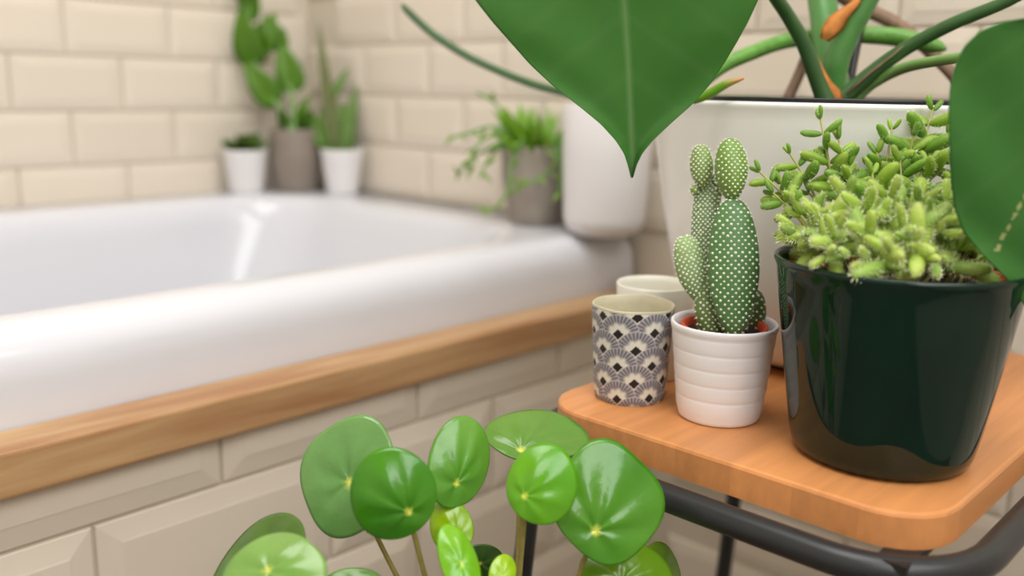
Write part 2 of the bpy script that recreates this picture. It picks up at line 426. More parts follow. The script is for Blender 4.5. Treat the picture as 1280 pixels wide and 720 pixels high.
# ------------------------------------------------------------------ patterned cup and pale candle cup
pc_ = Vector((.4863, .3483, BT))
cup = thing('patterned_cup', 'small cup papered with grey and white fans and black diamonds', 'cup', pc_)
def cup_fan(u, z):
    """print: overlapping fans, black diamond at the heart of each, cream towards it, grey rays outward"""
    A, B, RR = .0212, .0103, .0122
    cream = srgb(226, 224, 212)[:3]; grey = srgb(92, 91, 104)[:3]; black = srgb(22, 22, 26)[:3]; pale = srgb(206, 205, 208)[:3]
    zz = z + .10*math.sin(u*2*PI/(.0212*7))*.02
    r0 = int(math.floor((zz-RR)/B))-1
    for r in range(r0, r0+5):
        for k in (math.floor(u/A-1), math.floor(u/A), math.floor(u/A+1), math.floor(u/A+2)):
            cx = (k+(.5 if r % 2 else 0))*A; cz = r*B; dx = u-cx; dz = zz-cz
            d = math.hypot(dx, dz)
            if d > RR or dz < -.0032: continue
            if abs(dx)+abs(dz)*1.05 < .0034: return black
            if dz < 0 and abs(dx) > .0016: continue
            th = math.atan2(dx, dz); ray = .5+.5*math.cos(th*30+math.sin(cx*900+cz*700)*3)
            e = .46*RR*(1+.12*math.sin(th*9+cz*999))
            if d < e: return cream
            q = (d-e)/(RR-e)
            if q > .93: return mixc(grey, pale, .8)
            return mixc(mixc(cream, grey, min(1, q*3.0)), pale, ray*.75*(.4+.6*q))
    return cream
seg = 420; HN = 150; hc = .0640; V = []; F = []; C = []
def cup_r(a, t): return (.0233+.0040*t**.8)*(1+.012*math.sin(2*a+.6)+.008*math.sin(3*a+t*2))*(.955+.045*min(1, t*18))
def cup_top(a): return hc + .0003*math.sin(a*2+1)+.00025*math.sin(a*5)
for i in range(HN+1):
    t = i/HN
    for k in range(seg):
        a = 2*PI*k/seg; r = cup_r(a, t); z = t*(cup_top(a)-.0014)
        V.append((pc_.x+r*math.cos(a), pc_.y+r*math.sin(a), pc_.z+z)); C.append(cup_fan(a*.0212*7/(2*PI)+.004, (z-.0035)*.93))
for i in range(HN):
    for k in range(seg):
        k2 = (k+1) % seg; F.append((i*seg+k, i*seg+k2, i*seg+seg+k2, i*seg+seg+k))
F.append(tuple(range(seg-1, -1, -1)))
obj('printed_paper', V, F, 'cup_print', cup, C)
sg = 96; V = []; F = []
lv = [(1.0, 0, -.0016), (1.003, 0, -.0010), (1.000, 0, -.0003), (.985, 0, 0), (.968, 0, -.0006), (.93, 0, -.006), (.90, 0, -.02), (.86, 0, -.045), (.82, 0, -.058), (.3, 0, -.059)]
for (q, _, dz) in lv:
    for k in range(sg):
        a = 2*PI*k/sg; t = max(0, 1+dz/hc); r = cup_r(a, min(1, t+.06))*q; V.append((pc_.x+r*math.cos(a), pc_.y+r*math.sin(a), pc_.z+cup_top(a)+dz))
for i in range(len(lv)-1):
    for k in range(sg):
        k2 = (k+1) % sg; F.append((i*sg+k, i*sg+k2, i*sg+sg+k2, i*sg+sg+k))
F.append(tuple((len(lv)-1)*sg+k for k in range(sg)))
obj('ceramic_lining', V, F, 'cup_inner', cup)
wc = Vector((.5400, .3715-.003, BT))
cv = thing('candle_cup', 'plain pale cream cup standing behind the patterned cup', 'cup', wc)
obj('cup_body', *lathe([(0, 0), (.0225, 0), (.0238, .0015), (.0262, .040), (.0276, .066), (.0272, .0671), (.0262, .0668), (.0255, .062), (.0245, .040), (.0225, .012), (.001, .011)], wc, 64), 'cream_candle', cv)
# ------------------------------------------------------------------ dark green pot with the succulent
gc = Vector((.5108, .1895, BT))
sp = thing('potted_succulent', 'fuzzy-leaved pickle plant in a glossy dark green pot', 'succulent', gc)
GH = .1125
pr = [(0, .0006), (.040, .0), (.0455, .0012), (.0482, .0035), (.0497, .008)]
for k in range(1, 16):
    t = k/15; pr.append((.0497+.0150*t**.92, .008+(GH-.014)*t))
pr += [(.0656, GH-.004), (.0663, GH-.0022), (.0660, GH-.0006), (.0648, GH), (.0634, GH-.0008), (.0628, GH-.003), (.0618, GH-.02), (.061, GH-.03)]
obj('pot', *lathe(pr, gc, 96), 'green_glaze', sp)
obj('nursery_pot', *lathe([(.045, .02), (.0565, GH-.018), (.0595, GH-.017), (.0597, GH-.008), (.059, GH-.0072), (.0575, GH-.008), (.0565, GH-.02)], gc, 64), 'terracotta', sp)
obj('soil', *lathe([(.0572, GH-.03), (.0566, GH-.015), (.04, GH-.011), (.02, GH-.012), (.0005, GH-.011)], gc, 48), 'soil', sp)
def pickle_mesh(hairs, c1, c2, seed, plump=1.0):
    """plump leaf along +Z, length 1, with hairs"""
    rd = random.Random(seed); V = []; F = []; C = []; ni, nk = 9, 10
    c1 = srgb(*c1)[:3]; c2 = srgb(*c2)[:3]
    def rr(t): q = abs(2*min(1, max(0, t))-1); return .225*plump*(max(0, 1-q**2.6)**.55)*(.9+.14*t)+.012*(1-t)
    def axis(t): return Vector((.10*math.sin(t*2.2), 0, t))
    for i in range(ni+1):
        t = .5-.5*math.cos(PI*i/ni)
        for k in range(nk):
            a = 2*PI*k/nk; p = axis(t); r = rr(t)
            V.append(p+Vector((r*math.cos(a)*.82, r*math.sin(a), 0))); C.append(mixc(c1, c2, t*.9+.1*math.cos(a)))
    for i in range(ni):
        for k in range(nk):
            k2 = (k+1) % nk; F.append((i*nk+k, i*nk+k2, i*nk+nk+k2, i*nk+nk+k))
    F.append(tuple(ni*nk+k for k in range(nk))); fm = [0]*len(F)
    for _ in range(hairs):
        t = rd.uniform(.12, 1)**.8; a = rd.uniform(0, 2*PI); r = rr(t); p = axis(t)+Vector((r*math.cos(a)*.82, r*math.sin(a), 0))
        d = (Vector((math.cos(a), math.sin(a), (t-.45)*1.6))).normalized(); q = d.orthogonal().normalized()*.009; b = len(V)
        V += [p+q, p-q, p+d*rd.uniform(.07, .125)]; C += [c2]*3; F.append((b, b+1, b+2)); fm.append(1)
    return mesh('leaf', V, F, 'pickle_leaf', C, True, ['pickle_hair'], fm)
PK_UP = [pickle_mesh(60, (112, 160, 52), (136, 180, 66), 1, .92), pickle_mesh(60, (146, 186, 58), (168, 200, 76), 2, .98)]
PK_LO = [pickle_mesh(210, (160, 198, 66), (188, 214, 92), 3, .84), pickle_mesh(230, (174, 208, 78), (204, 224, 112), 4, .92), pickle_mesh(190, (138, 180, 70), (168, 200, 98), 5, .82)]
def place_leaf(me, p, d, L, wd, spin):
    d = d.normalized(); M = d.to_track_quat('Z', 'Y').to_matrix().to_4x4() @ Matrix.Rotation(spin, 4, 'Z') @ Matrix.Diagonal((wd, wd, L, 1))
    return put('leaf', me, Matrix.Translation(p) @ M, sp)
GT = gc+Vector((0, 0, GH))
def pickle_stem(tip, upper, pairs, L, gap, rd, base=None):
    if base is None:
        o = Vector((tip.x-GT.x, tip.y-GT.y, 0)); k = min(.75, .045/max(o.length, 1e-4)); base = GT+o*k*.8-Vector((0, 0, .012))
    mid = base.lerp(tip, .5)+Vector((rd.uniform(-.006, .006), rd.uniform(-.006, .006), .006))
    P = smooth_path([base, mid, tip], 10)
    obj('stem', *tube(P, [.0011, .0006], 6, sm=False), 'pickle_stem', sp)
    # walk back from the tip
    ax = (P[-1]-P[-4]).normalized(); ang = rd.uniform(0, PI); s_ = 0
    acc = [0]
    for i in range(len(P)-1, 0, -1): acc.append(acc[-1]+(P[i]-P[i-1]).length)
    for j in range(pairs):
        dist = j*gap+.001
        i = 0
        while i < len(acc)-1 and acc[i+1] < dist: i += 1
        idx = len(P)-1-i
        if idx < 1: break
        p = P[idx].lerp(P[idx-1], (dist-acc[i])/max(1e-6, acc[i+1]-acc[i])) if i < len(acc)-1 else P[0]
        t = (P[idx]-P[idx-1]).normalized(); u = t.orthogonal().normalized(); v = t.cross(u)
        l = L*(.5 if j == 0 else (.85 if j == 1 else 1))*rd.uniform(.85, 1.15)
        for sg_ in (1, -1):
            sd = (u*math.cos(ang)+v*math.sin(ang))*sg_
            d = (sd*(.55 if j == 0 else 1)+t*(1.0 if j == 0 else rd.uniform(.15, .6))+Vector((0, 0, rd.uniform(-.1, .25)))).normalized()
            me = rd.choice(PK_UP if upper else PK_LO)
            place_leaf(me, p+sd*.0006, d, l, l*(.90 if upper else .95), rd.uniform(0, 6.28))
        ang += PI/2+rd.uniform(-.3, .3)
rd = random.Random(11)
for (px, py, Z, pairs, L) in [(1025, 147, .56, 4, .0135), (1048, 172, .55, 4, .014), (986, 190, .555, 3, .013), (948, 213, .56, 3, .0125), (965, 240, .545, 3, .013), (975, 228, .57, 3, .013),
        (1115, 160, .555, 4, .0135), (1166, 136, .56, 4, .0145), (1142, 168, .545, 4, .014), (1186, 165, .55, 4, .014), (1096, 190, .56, 4, .014), (1060, 205, .54, 4, .015), (1030, 200, .57, 4, .014),
        (1125, 200, .535, 4, .016), (1160, 205, .53, 4, .016), (1215, 190, .55, 4, .015), (1250, 200, .55, 3, .015), (1090, 215, .52, 3, .017), (1010, 240, .555, 3, .015), (1195, 215, .52, 3, .016)]:
    pickle_stem(at(px, py, min(Z, .552)), True, pairs, L*1.28, .0092, rd)
for (px, py, Z) in [(1022, 268, .50), (1080, 262, .485), (1128, 285, .468), (1085, 295, .470), (1020, 285, .500), (992, 284, .525), (1040, 300, .482), (1110, 315, .462), (1150, 320, .466), (1060, 320, .474),
        (1175, 290, .475), (1200, 310, .482), (1215, 270, .50), (1150, 250, .49), (1180, 250, .50), (1110, 245, .49), (1060, 245, .50), (1000, 298, .512), (1240, 305, .50), (1255, 335, .485), (1035, 322, .480), (1140, 300, .462), (1170, 330, .470), (1245, 250, .53), (1085, 325, .468),
        (1000, 268, .53), (1140, 265, .50), (1095, 275, .49), (1165, 275, .485), (1225, 325, .482)]:
    pickle_stem(at(px, py, Z), False, 2 if py > 285 else 3, .0275, .0095, rd)
# ------------------------------------------------------------------ large white pot with the swiss cheese plant
mc = Vector((.700, .310, BT))
mo = thing('potted_monstera', 'large green-leaved climbing plant in a big white bowl-shaped pot', 'plant', mc)
MH = .1945
pr = [(0, .002), (.080, .002), (.086, .0028), (.090, .0042)]
for k in range(1, 23):
    t = k/22; z = .0042+(MH-.008)*t; r = .090+.0575*t**.42; pr.append((r, z))
pr += [(.1484, MH-.002), (.1476, MH), (.1466, MH+.0004), (.1450, MH-.001), (.143, MH-.03), (.138, MH-.06)]
obj('pot', *lathe(pr, mc, 96), 'white_glaze', mo)
obj('pot_foot', *lathe([(0, 0), (.083, 0), (.083, .002), (0.001, .002)], mc, 64), 'black_plastic', mo)
obj('nursery_pot', *lathe([(.10, .02), (.136, MH-.004), (.1442, MH-.001), (.1448, MH+.0026), (.1442, MH+.0034), (.138, MH+.003), (.134, MH-.02)], mc, 80), 'black_plastic', mo)
obj('soil', *lathe([(.1345, MH-.05), (.134, MH-.022), (.08, MH-.018), (.001, MH-.016)], mc, 48), 'soil', mo)
def mstem(name, pts, rad, material, lab=None, seg=14):
    return tag(obj(name, *tube([at(*p) for p in pts], rad, seg), material, mo), lab)
mstem('main_stem', [(1042, 150, .69), (1040, 105, .69), (1034, 60, .695), (1030, 20, .70), (1026, -30, .71), (1030, -120, .72), (1035, -200, .725)], [.0125, .0125, .0105, .0105, .0110, .010, .008], 'monstera_stem', seg=20)
mstem('petiole', [(1042, 118, .683), (1044, 80, .676), (1061, 40, .668), (1084, 0, .660), (1112, -60, .65), (1120, -160, .64)], [.008, .0098, .0085, .0078, .007, .006], 'monstera_stem', seg=16)
mstem('petiole', [(1036, 135, .655), (1022, 100, .652), (1005, 55, .645), (985, 20, .635), (965, -10, .62), (900, -110, .575), (840, -160, .545), (778, -170, .52)], [.0068, .0060, .0053, .0048, .0046, .0042, .004, .0036], 'monstera_stem_dark', seg=16)
mstem('petiole', [(1052, 125, .668), (1085, 95, .66), (1130, 62, .645), (1190, 30, .62), (1262, 0, .595), (1330, -40, .57)], [.0058, .0056, .0050, .0045, .004, .0036], 'monstera_stem_dark', seg=14)
mstem('petiole', [(1068, 125, .675), (1090, 105, .665), (1130, 85, .64), (1185, 74, .58), (1240, 68, .51), (1300, 58, .462), (1330, 62, .452)], [.0042, .004, .0038, .0034, .003, .0026, .0022], 'monstera_petiole_light')
mstem('aerial_root', [(1000, 150, .72), (985, 128, .725), (900, 124, .76), (800, 125, .80), (690, 112, .84), (600, 78, .87), (545, 45, .88), (510, 14, .885), (503, 5, .886)], [.003, .003, .0035, .0038, .0038, .0038, .0038, .0036, .001], 'monstera_stem_dark', 'long thin green aerial root reaching over the bath')
mstem('aerial_root', [(850, 125, .68), (900, 85, .70), (940, 66, .71), (980, 52, .72), (1035, 44, .725), (1090, 44, .72), (1130, 48, .71), (1165, 56, .70), (1183, 62, .695)], [.0050, .0054, .0056, .0058, .0060, .0068, .0070, .0062, .0012], 'root_green', 'green knobbly aerial root with a blunt tip')
mstem('aerial_root', [(1040, -12, .74), (1080, 10, .74), (1120, 30, .735), (1160, 62, .725), (1200, 105, .71), (1215, 140, .70)], [.006, .0058, .0055, .005, .0045, .0045], 'root_brown', 'brown aerial root')
mstem('aerial_root', [(1008, 70, .73), (998, 95, .73), (984, 125, .73)], .0042, 'root_brown', 'brown aerial root')
mstem('stake', [(1080, 10, .715), (1069, 65, .712), (1057, 130, .71)], .0034, 'black_plastic', 'black support stake')
mstem('stake_clip', [(1040, 104, .705), (1052, 105, .705), (1066, 98, .707)], .0028, 'black_plastic')
def strip(name, pts, wds, material, lab):
    """thin dry sheath: bent ribbon with thickness"""
    P = [at(*p) for p in pts]; V = []; F = []; n = len(P)
    for i, p in enumerate(P):
        t = (P[min(i+1, n-1)]-P[max(i-1, 0)]).normalized(); sd = t.cross(-FW).normalized()
        for x, dz in ((-1, 0), (-.4, .0016), (.4, .0018), (1, .0002), (.4, .0008), (-.4, .0006)): V.append(p+sd*(x*wds[i])-FW*dz)
    for i in range(n-1):
        for k in range(6):
            k2 = (k+1) % 6; F.append((i*6+k, i*6+k2, i*6+6+k2, i*6+6+k))
    F.append(tuple(range(5, -1, -1))); F.append(tuple((n-1)*6+k for k in range(6)))
    return tag(obj(name, V, F, material, mo), lab)
strip('dry_sheath', [(1030, 50, .664), (1036, 40, .662), (1046, 28, .660), (1056, 17, .657), (1068, 6, .655), (1080, -14, .652)], [.0035, .0062, .0070, .0045, .0034, .002], 'dry_sheath', 'dry orange leaf sheath')
strip('dry_sheath', [(1017, 62, .648), (1026, 85, .648), (1034, 104, .65), (1042, 118, .652), (1046, 132, .655)], [.0010, .0018, .0034, .0058, .0060], 'dry_sheath', 'dry orange leaf sheath')
strip('dry_sheath', [(1058, 118, .662), (1085, 93, .654), (1115, 70, .645), (1128, 58, .64)], [.0012, .0009, .0008, .0004], 'root_brown', 'dry brown leaf sheath')
def big_leaf(name, rows, zfun, fold, mid_dir, c_leaf, c_rib, lab, petiole_px=None, scar=None, rib_w=.006):
    """rows: list of (left px, mid px, right px, py). zfun(px,py)-> depth. The blade gets a fold along the midrib and 0.7 mm thickness"""
    nu = 80
    # densify rows
    R2 = []
    for i in range(len(rows)-1):
        for k in range(10):
            t = k/10; R2.append([rows[i][j]+(rows[i+1][j]-rows[i][j])*t for j in range(4)])
    R2.append(list(rows[-1]))
    for _ in range(3):
        for j in range(4):
            col = [r[j] for r in R2]
            for i in range(1, len(R2)-1): R2[i][j] = .25*col[i-1]+.5*col[i]+.25*col[i+1]
    V = []; C = []; F = []; n = len(R2); cl = srgb(*c_leaf)[:3]; cr = srgb(*c_rib)[:3]
    for i, (l, m_, r, py) in enumerate(R2):
        for k in range(nu+1):
            s = -1+2*k/nu; px = m_+(r-m_)*s if s > 0 else m_+(m_-l)*s
            Z = zfun(px, py) - fold*abs(s)**1.3*(.3+.7*min(1, abs(r-l)/300)) + .0016*math.sin(py*.035+abs(s)*5)*abs(s)
            yy = py - 26*abs(s)**1.6*0
            p = at(px, yy, Z); V.append(p)
            dpx = abs(px-m_)
            c = mixc(cl, cr, max(0, 1-dpx/6.0)*.8)
            g = .5+.5*math.sin((py-.75*dpx)*.085)
            c = mixc(c, cr, .10*g**8)
            if scar:
                (x0, y0), (x1, y1) = scar; dx, dy = x1-x0, y1-y0; L2 = dx*dx+dy*dy; t = max(0, min(1, ((px-x0)*dx+(yy-y0)*dy)/L2)); dd = math.hypot(px-x0-dx*t, yy-y0-dy*t)
                if dd < 2.2*(1.2-.5*t) and math.sin(t*34) > -.35: c = mixc(c, srgb(190, 190, 130)[:3], .75)
            C.append(c)
    m_ = nu+1; nv = len(V); off = -FW*-.0007
    V += [v+off for v in V[:nv]]; C += C[:nv]
    for i in range(n-1):
        for k in range(nu):
            a, b, c, d = i*m_+k, i*m_+k+1, (i+1)*m_+k+1, (i+1)*m_+k
            F.append((a, b, c, d)); F.append((d+nv, c+nv, b+nv, a+nv))
    bd = [k for k in range(nu)]+[i*m_+nu for i in range(n-1)]+[(n-1)*m_+k for k in range(nu, 0, -1)]+[i*m_ for i in range(n-1, 0, -1)]
    for i in range(len(bd)):
        a, b = bd[i], bd[(i+1) % len(bd)]; F.append((b, a, a+nv, b+nv))
    return tag(obj(name, V, F, 'monstera_leaf', mo, C), lab)
HR = [(788.5, 790, 791.5, 222), (784.5, 790.5, 796.5, 205), (780, 790.5, 803, 192), (770, 790, 816, 176), (751, 789, 838, 155), (723, 788, 864, 132), (692, 787, 886, 108), (662, 785.5, 905, 80), (640, 784, 920, 55), (616, 782, 935, 28), (594, 780, 948, 0), (572, 778, 962, -35), (558, 776, 972, -75), (552, 775, 975, -110), (560, 774, 970, -150), (585, 773, 950, -190), (640, 773, 900, -225), (700, 773, 850, -240)]
big_leaf('leaf', HR, lambda px, py: .565-.00022*(222-py)+.00004*(px-780), .012, None, (70, 130, 54), (118, 160, 98), 'broad heart-shaped leaf hanging with its tip down')
RR_ = [(1300, 1335, 1360, 412), (1262, 1330, 1400, 352), (1228, 1325, 1425, 318), (1205, 1322, 1440, 290), (1194, 1320, 1448, 262), (1189, 1318, 1452, 225), (1187, 1317, 1452, 180), (1186, 1316, 1450, 140), (1188, 1316, 1445, 110), (1194, 1316, 1435, 82), (1206, 1317, 1420, 57), (1226, 1318, 1400, 38), (1252, 1320, 1376, 27), (1285, 1322, 1350, 22)]
big_leaf('leaf', RR_, lambda px, py: .452+.00012*(py-200)-.00003*(px-1200), .006, None, (56, 116, 44), (104, 148, 84), 'rounded dark leaf with a pale scar', scar=((1246, 312), (1282, 243)))
V, F = tube([at(866, 126, .62), at(885, 118, .615), at(908, 105, .61), at(930, 98, .607)], [.0026, .0034, .0028, .0006], 10)
C = [mixc(srgb(110, 160, 40)[:3], srgb(214, 140, 70)[:3], ((i//10)/18-.6)*3) for i in range(len(V))]
tag(obj('new_leaf_shoot', V, F, 'monstera_leaf', mo, C), 'yellow-green rolled new leaf with a brown tip')
# ------------------------------------------------------------------ pilea in front of the bath panel
PB = at(632, 925, .535)
pl = thing('potted_pilea', 'round-leaved plant with coin-shaped glossy leaves in front of the bath panel', 'plant', (PB.x, PB.y, .30))
pc0 = Vector((PB.x, PB.y, .30)); PZ = PB.z-.30
pr = [(0, 0), (.042, 0), (.046, .003), (.056, PZ*.98), (.057, PZ), (.0555, PZ+.001), (.054, PZ-.004), (.052, PZ-.03)]
obj('pot', *lathe(pr, pc0, 56), 'terracotta', pl)
obj('soil', *lathe([(.0525, PZ-.03), (.0535, PZ-.012), (.02, PZ-.009), (.001, PZ-.008)], pc0, 36), 'soil', pl)
def coin_leaf(px, py, Z, wpx, hpx, rot, nx, ny, dot, dome=.10, c1=(62, 132, 38), c2=(40, 104, 26), seed=0, curl=0, squarish=.0, hide=False):
    """peltate leaf: centre pixel and depth, width/height in pixels, rotation in the picture, lean of the normal (right, up), stalk point in leaf units"""
    rd = random.Random(seed+5); c = at(px, py, Z)
    nz = math.sqrt(max(.02, 1-nx*nx-ny*ny)); nrm = (CR*nx+CU*ny-FW*nz).normalized()
    u = (CR*math.cos(math.radians(rot))+CU*math.sin(math.radians(rot))); u = (u-nrm*u.dot(nrm)).normalized(); v = nrm.cross(u)
    # foreshortening is undone so that the drawn width and height come out as seen
    def fore(d): q = d-FW*d.dot(FW); return max(.22, q.length)
    a = S(wpx, Z)/2/fore(u); b = S(hpx, Z)/2/fore(v)
    nr, nk = 14, 56; V = []; C = []; F = []
    dx, dy = dot; A1 = srgb(*c1)[:3]; A2 = srgb(*c2)[:3]; ye = srgb(226, 232, 96)[:3]; vein = srgb(150, 190, 96)[:3]
    ph = rd.uniform(0, 6.28); sz = (a+b)/2
    for i in range(nr+1):
        t = (i/nr)**.9
        for k in range(nk):
            th = 2*PI*k/nk
            x = t*math.cos(th); y = t*math.sin(th)
            sq = 1+squarish*math.cos(4*th+.6)*t+.02*math.sin(3*th+ph)*t
            X = (dx*(1-t)+x*sq); Y = (dy*(1-t)+y*sq); rr = math.hypot(X, Y)
            dd = math.hypot(X-dx, Y-dy)
            hgt = dome*sz*(1-rr*rr) - .05*sz*math.exp(-(dd/.24)**2) + .022*sz*math.sin(6*th+ph)*t*(1-t)*3 + curl*sz*(Y*abs(Y)) + .02*sz*math.sin(3*X+ph)*math.cos(2.6*Y)
            V.append(c+u*(a*X)+v*(b*Y)+nrm*hgt)
            col = mixc(A1, A2, .5+.5*math.sin(2.1*X+ph)*math.cos(1.7*Y+ph*.7))
            vn = max(0, math.cos(th*4.5))**14*(1-t)*.16
            col = mixc(col, vein, vn)
            col = mixc(ye, col, (dd-.05)/.05)
            C.append(col)
    nv = len(V)
    V += [p-nrm*.0009 for p in V[:nv]]; C += [mixc(q, srgb(140, 170, 90)[:3], .35) for q in C[:nv]]
    for i in range(nr):
        for k in range(nk):
            k2 = (k+1) % nk; F.append((i*nk+k, i*nk+nk+k, i*nk+nk+k2, i*nk+k2)); F.append((nv+i*nk+k2, nv+i*nk+nk+k2, nv+i*nk+nk+k, nv+i*nk+k))
    for k in range(nk):
        k2 = (k+1) % nk; F.append((nr*nk+k2, nr*nk+k, nv+nr*nk+k, nv+nr*nk+k2))
    lf = obj('leaf', V, F, 'pilea_leaf', pl, C, loc=c)
    s0 = c+u*(a*dx)+v*(b*dy)+nrm*(dome*sz*(1-dx*dx-dy*dy)-.05*sz-.0012)
    cr = PB+Vector((rd.uniform(-.012, .012), rd.uniform(-.012, .012), -.004))
    if not hide:
        m1 = s0-nrm*.010-_Z*.006; m2 = s0.lerp(cr, .5)+(s0-cr).cross(Vector((0, 0, 1)))*.0+Vector(((s0-cr).x*.12, (s0-cr).y*.12, .004))
        obj('petiole', *tube([s0, m1, m2, cr], [.0011, .0014, .0015, .0019], 10, n=8), 'pilea_stem', pl)
    return lf
coin_leaf(436, 594, .515, 122, 146, -10, -.18, .25, (.05, -.10), .10, (120, 164, 92), (98, 148, 74), 1, squarish=.035)  # paler, greyer green: this leaf's soft sheen is put into its colour
coin_leaf(491, 617, .470, 108, 115, 5, .05, .05, (.34, -.40), .24, (74, 142, 18), (52, 124, 16), 2)
coin_leaf(574, 577, .500, 76, 110, -14, .45, .18, (.05, -.46), .16, (108, 164, 58), (82, 148, 36), 3)
coin_leaf(671, 543, .545, 130, 50, -2, .05, .86, (-.30, -.60), .05, (104, 150, 56), (92, 142, 48), 4, squarish=.02)
coin_leaf(678, 605, .478, 88, 98, -12, -.05, .25, (-.42, -.38), .26, (104, 170, 24), (86, 160, 18), 5)
coin_leaf(760, 627, .495, 136, 146, 12, .10, .22, (-.34, -.42), .10, (88, 150, 34), (66, 134, 24), 6, squarish=.05)
coin_leaf(564, 658, .492, 54, 62, 20, -.1, .45, (.2, -.35), .25, (140, 176, 14), (122, 164, 14), 7)
coin_leaf(574, 702, .462, 44, 90, 22, .35, .55, (.0, -.1), .18, (126, 186, 34), (106, 176, 26), 8)
coin_leaf(600, 706, .530, 60, 54, 0, .2, -.2, (.0, .1), .10, (50, 96, 20), (40, 84, 16), 9)
coin_leaf(628, 717, .475, 34, 42, -20, .3, .5, (.0, -.2), .25, (160, 200, 30), (146, 190, 24), 10)
coin_leaf(782, 716, .520, 120, 70, -4, .15, .6, (-.1, -.3), .14, (120, 160, 36), (96, 146, 26), 11)
coin_leaf(828, 722, .535, 52, 86, 10, .6, .2, (-.2, -.2), .10, (104, 140, 30), (86, 124, 24), 12)
coin_leaf(340, 722, .440, 134, 92, 8, -.15, .62, (-.05, .12), .14, (134, 172, 90), (112, 158, 66), 13, squarish=.03)
coin_leaf(322, 706, .480, 150, 84, 24, -.5, .62, (.1, -.1), .06, (80, 118, 26), (66, 106, 20), 14)
coin_leaf(440, 742, .470, 90, 54, 0, .0, .6, (0, 0), .10, (96, 140, 50), (84, 130, 40), 15)
st = thing('plant_stool', 'low wooden stool carrying the round-leaved plant', 'stool', (PB.x, PB.y, 0))
obj('seat', *lathe([(0, .278), (.085, .278), (.09, .281), (.09, .297), (.087, .2998), (.001, .3)], (PB.x, PB.y, 0), 48), 'stool_wood', st)
for k in range(3):
    a = k*2*PI/3+.4; obj('leg', *tube([(PB.x+.055*math.cos(a), PB.y+.055*math.sin(a), .28), (PB.x+.09*math.cos(a), PB.y+.09*math.sin(a), 0)], [.010, .008], 12), 'stool_wood', st)
# ------------------------------------------------------------------ pots on the far corner of the bath
def blade_leaf(parent, base, tip, wd, c1, c2, bend=.0, name='leaf', thick=.0012, face=None, shape=.6):
    """lens-shaped leaf from base to tip, facing roughly `face`"""
    base = Vector(base); tip = Vector(tip); t = (tip-base).normalized(); fc = (face or -FW); sd = t.cross(fc).normalized(); nn = sd.cross(t).normalized()
    n = 12; V = []; F = []; C = []; L_ = (tip-base).length
    for i in range(n+1):
        s = i/n; w_ = wd/2*(math.sin(PI*(.04+.95*s)**shape)**.8 if s < .999 else .02); p = base.lerp(tip, s)+nn*(bend*L_*math.sin(PI*s))
        for x, dz in ((-1, .15), (-.5, 0), (0, -.12), (.5, 0), (1, .15)):
            V.append(p+sd*(x*w_)+nn*(dz*w_*1.2)); C.append(mixc(srgb(*c1)[:3], srgb(*c2)[:3], s*.6+.4*(1-abs(x))*.5))
    nv = len(V); V += [v-nn*thick for v in V[:nv]]; C += C[:nv]
    for i in range(n):
        for k in range(4):
            a, b, c, d = i*5+k, i*5+k+1, i*5+6+k, i*5+5+k; F += [(a, b, c, d), (d+nv, c+nv, b+nv, a+nv)]
        for a, b in ((i*5, i*5+5), (i*5+9, i*5+4)): F.append((a, b, b+nv, a+nv))
    F.append((0, 5*0+nv, nv+4, 4)); F.append((n*5+4, nv+n*5+4, nv+n*5, n*5))
    return obj(name, V, F, 'bg_leaf', parent, C)
def bg_pot(name, label, cat, c, rb, rt, hh, material, rim=.003, belly=0, round_base=0):
    t = thing(name, label, cat, c)
    pr = [(0, 0), (rb*.93, 0), (rb, .003)]
    for k in range(1, 11):
        q = k/10; pr.append((rb+(rt-rb)*q+belly*math.sin(PI*min(1, q*1.0)), .003+(hh-.005)*q))
    if round_base:
        pr = [(0, 0), (rb*.8, 0)]+[(rt-.004-round_base+round_base*math.cos(a_), round_base+round_base*math.sin(a_)) for a_ in [-PI/2+PI/2*q/8 for q in range(1, 9)]]+[(rt-.001, hh*.6), (rt, hh-.001)]
    pr += [(rt-.0005, hh), (rt-rim, hh), (rt-rim-.001, hh-.004), (rt-rim-.003, hh-.03)]
    obj('pot', *lathe(pr, c, 48), material, t)
    obj('soil', *lathe([(rt-rim-.0028, hh-.028), (rt-rim-.0015, hh-.008), (.01, hh-.006), (.001, hh-.006)], c, 32), 'soil', t); return t
D = RIM
ca = Vector((.7665, 1.298, D)); t = bg_pot('potted_cushion_plant', 'small white pot with a low dark green mound, left of the grey pot', 'plant', ca, .0255, .0340, .066, 'white_matte')
rd = random.Random(3)
for k in range(46):
    a = rd.uniform(0, 2*PI); e = rd.uniform(.15, 1.45); b = ca+Vector((.014*math.cos(a)*rd.random(), 0.014*math.sin(a)*rd.random(), .066)); d = Vector((math.cos(a)*math.cos(e), math.sin(a)*math.cos(e), math.sin(e)*.85))
    blade_leaf(t, b, b+d*rd.uniform(.026, .034), .011, (70, 100, 34), (96, 124, 46))
cb = Vector((.838, 1.268, D)); t = bg_pot('potted_zz_plant', 'tall broad-leaved plant in a round grey pot in the bath corner', 'plant', cb, .033, .0375, .098, 'grey_glaze', belly=.004)
ZZ = 1.44
def az(x, y, d=0):          # in front of the tiled wall
    return at(x, y, min(ZZ, (YA-.03)/(at(x, y, 1)-CAM).y)-d)
def zz_stem(pts, leaves, r=.0035):
    obj('stem', *tube([az(x, y) for x, y in pts], [r, r*.6], 8), 'monstera_petiole_light', t)
    for (x0, y0, x1, y1, w_) in leaves: blade_leaf(t, az(x0, y0), az(x1, y1, .01), S(w_, ZZ), (74, 122, 16), (102, 146, 26), .06, thick=.0018)
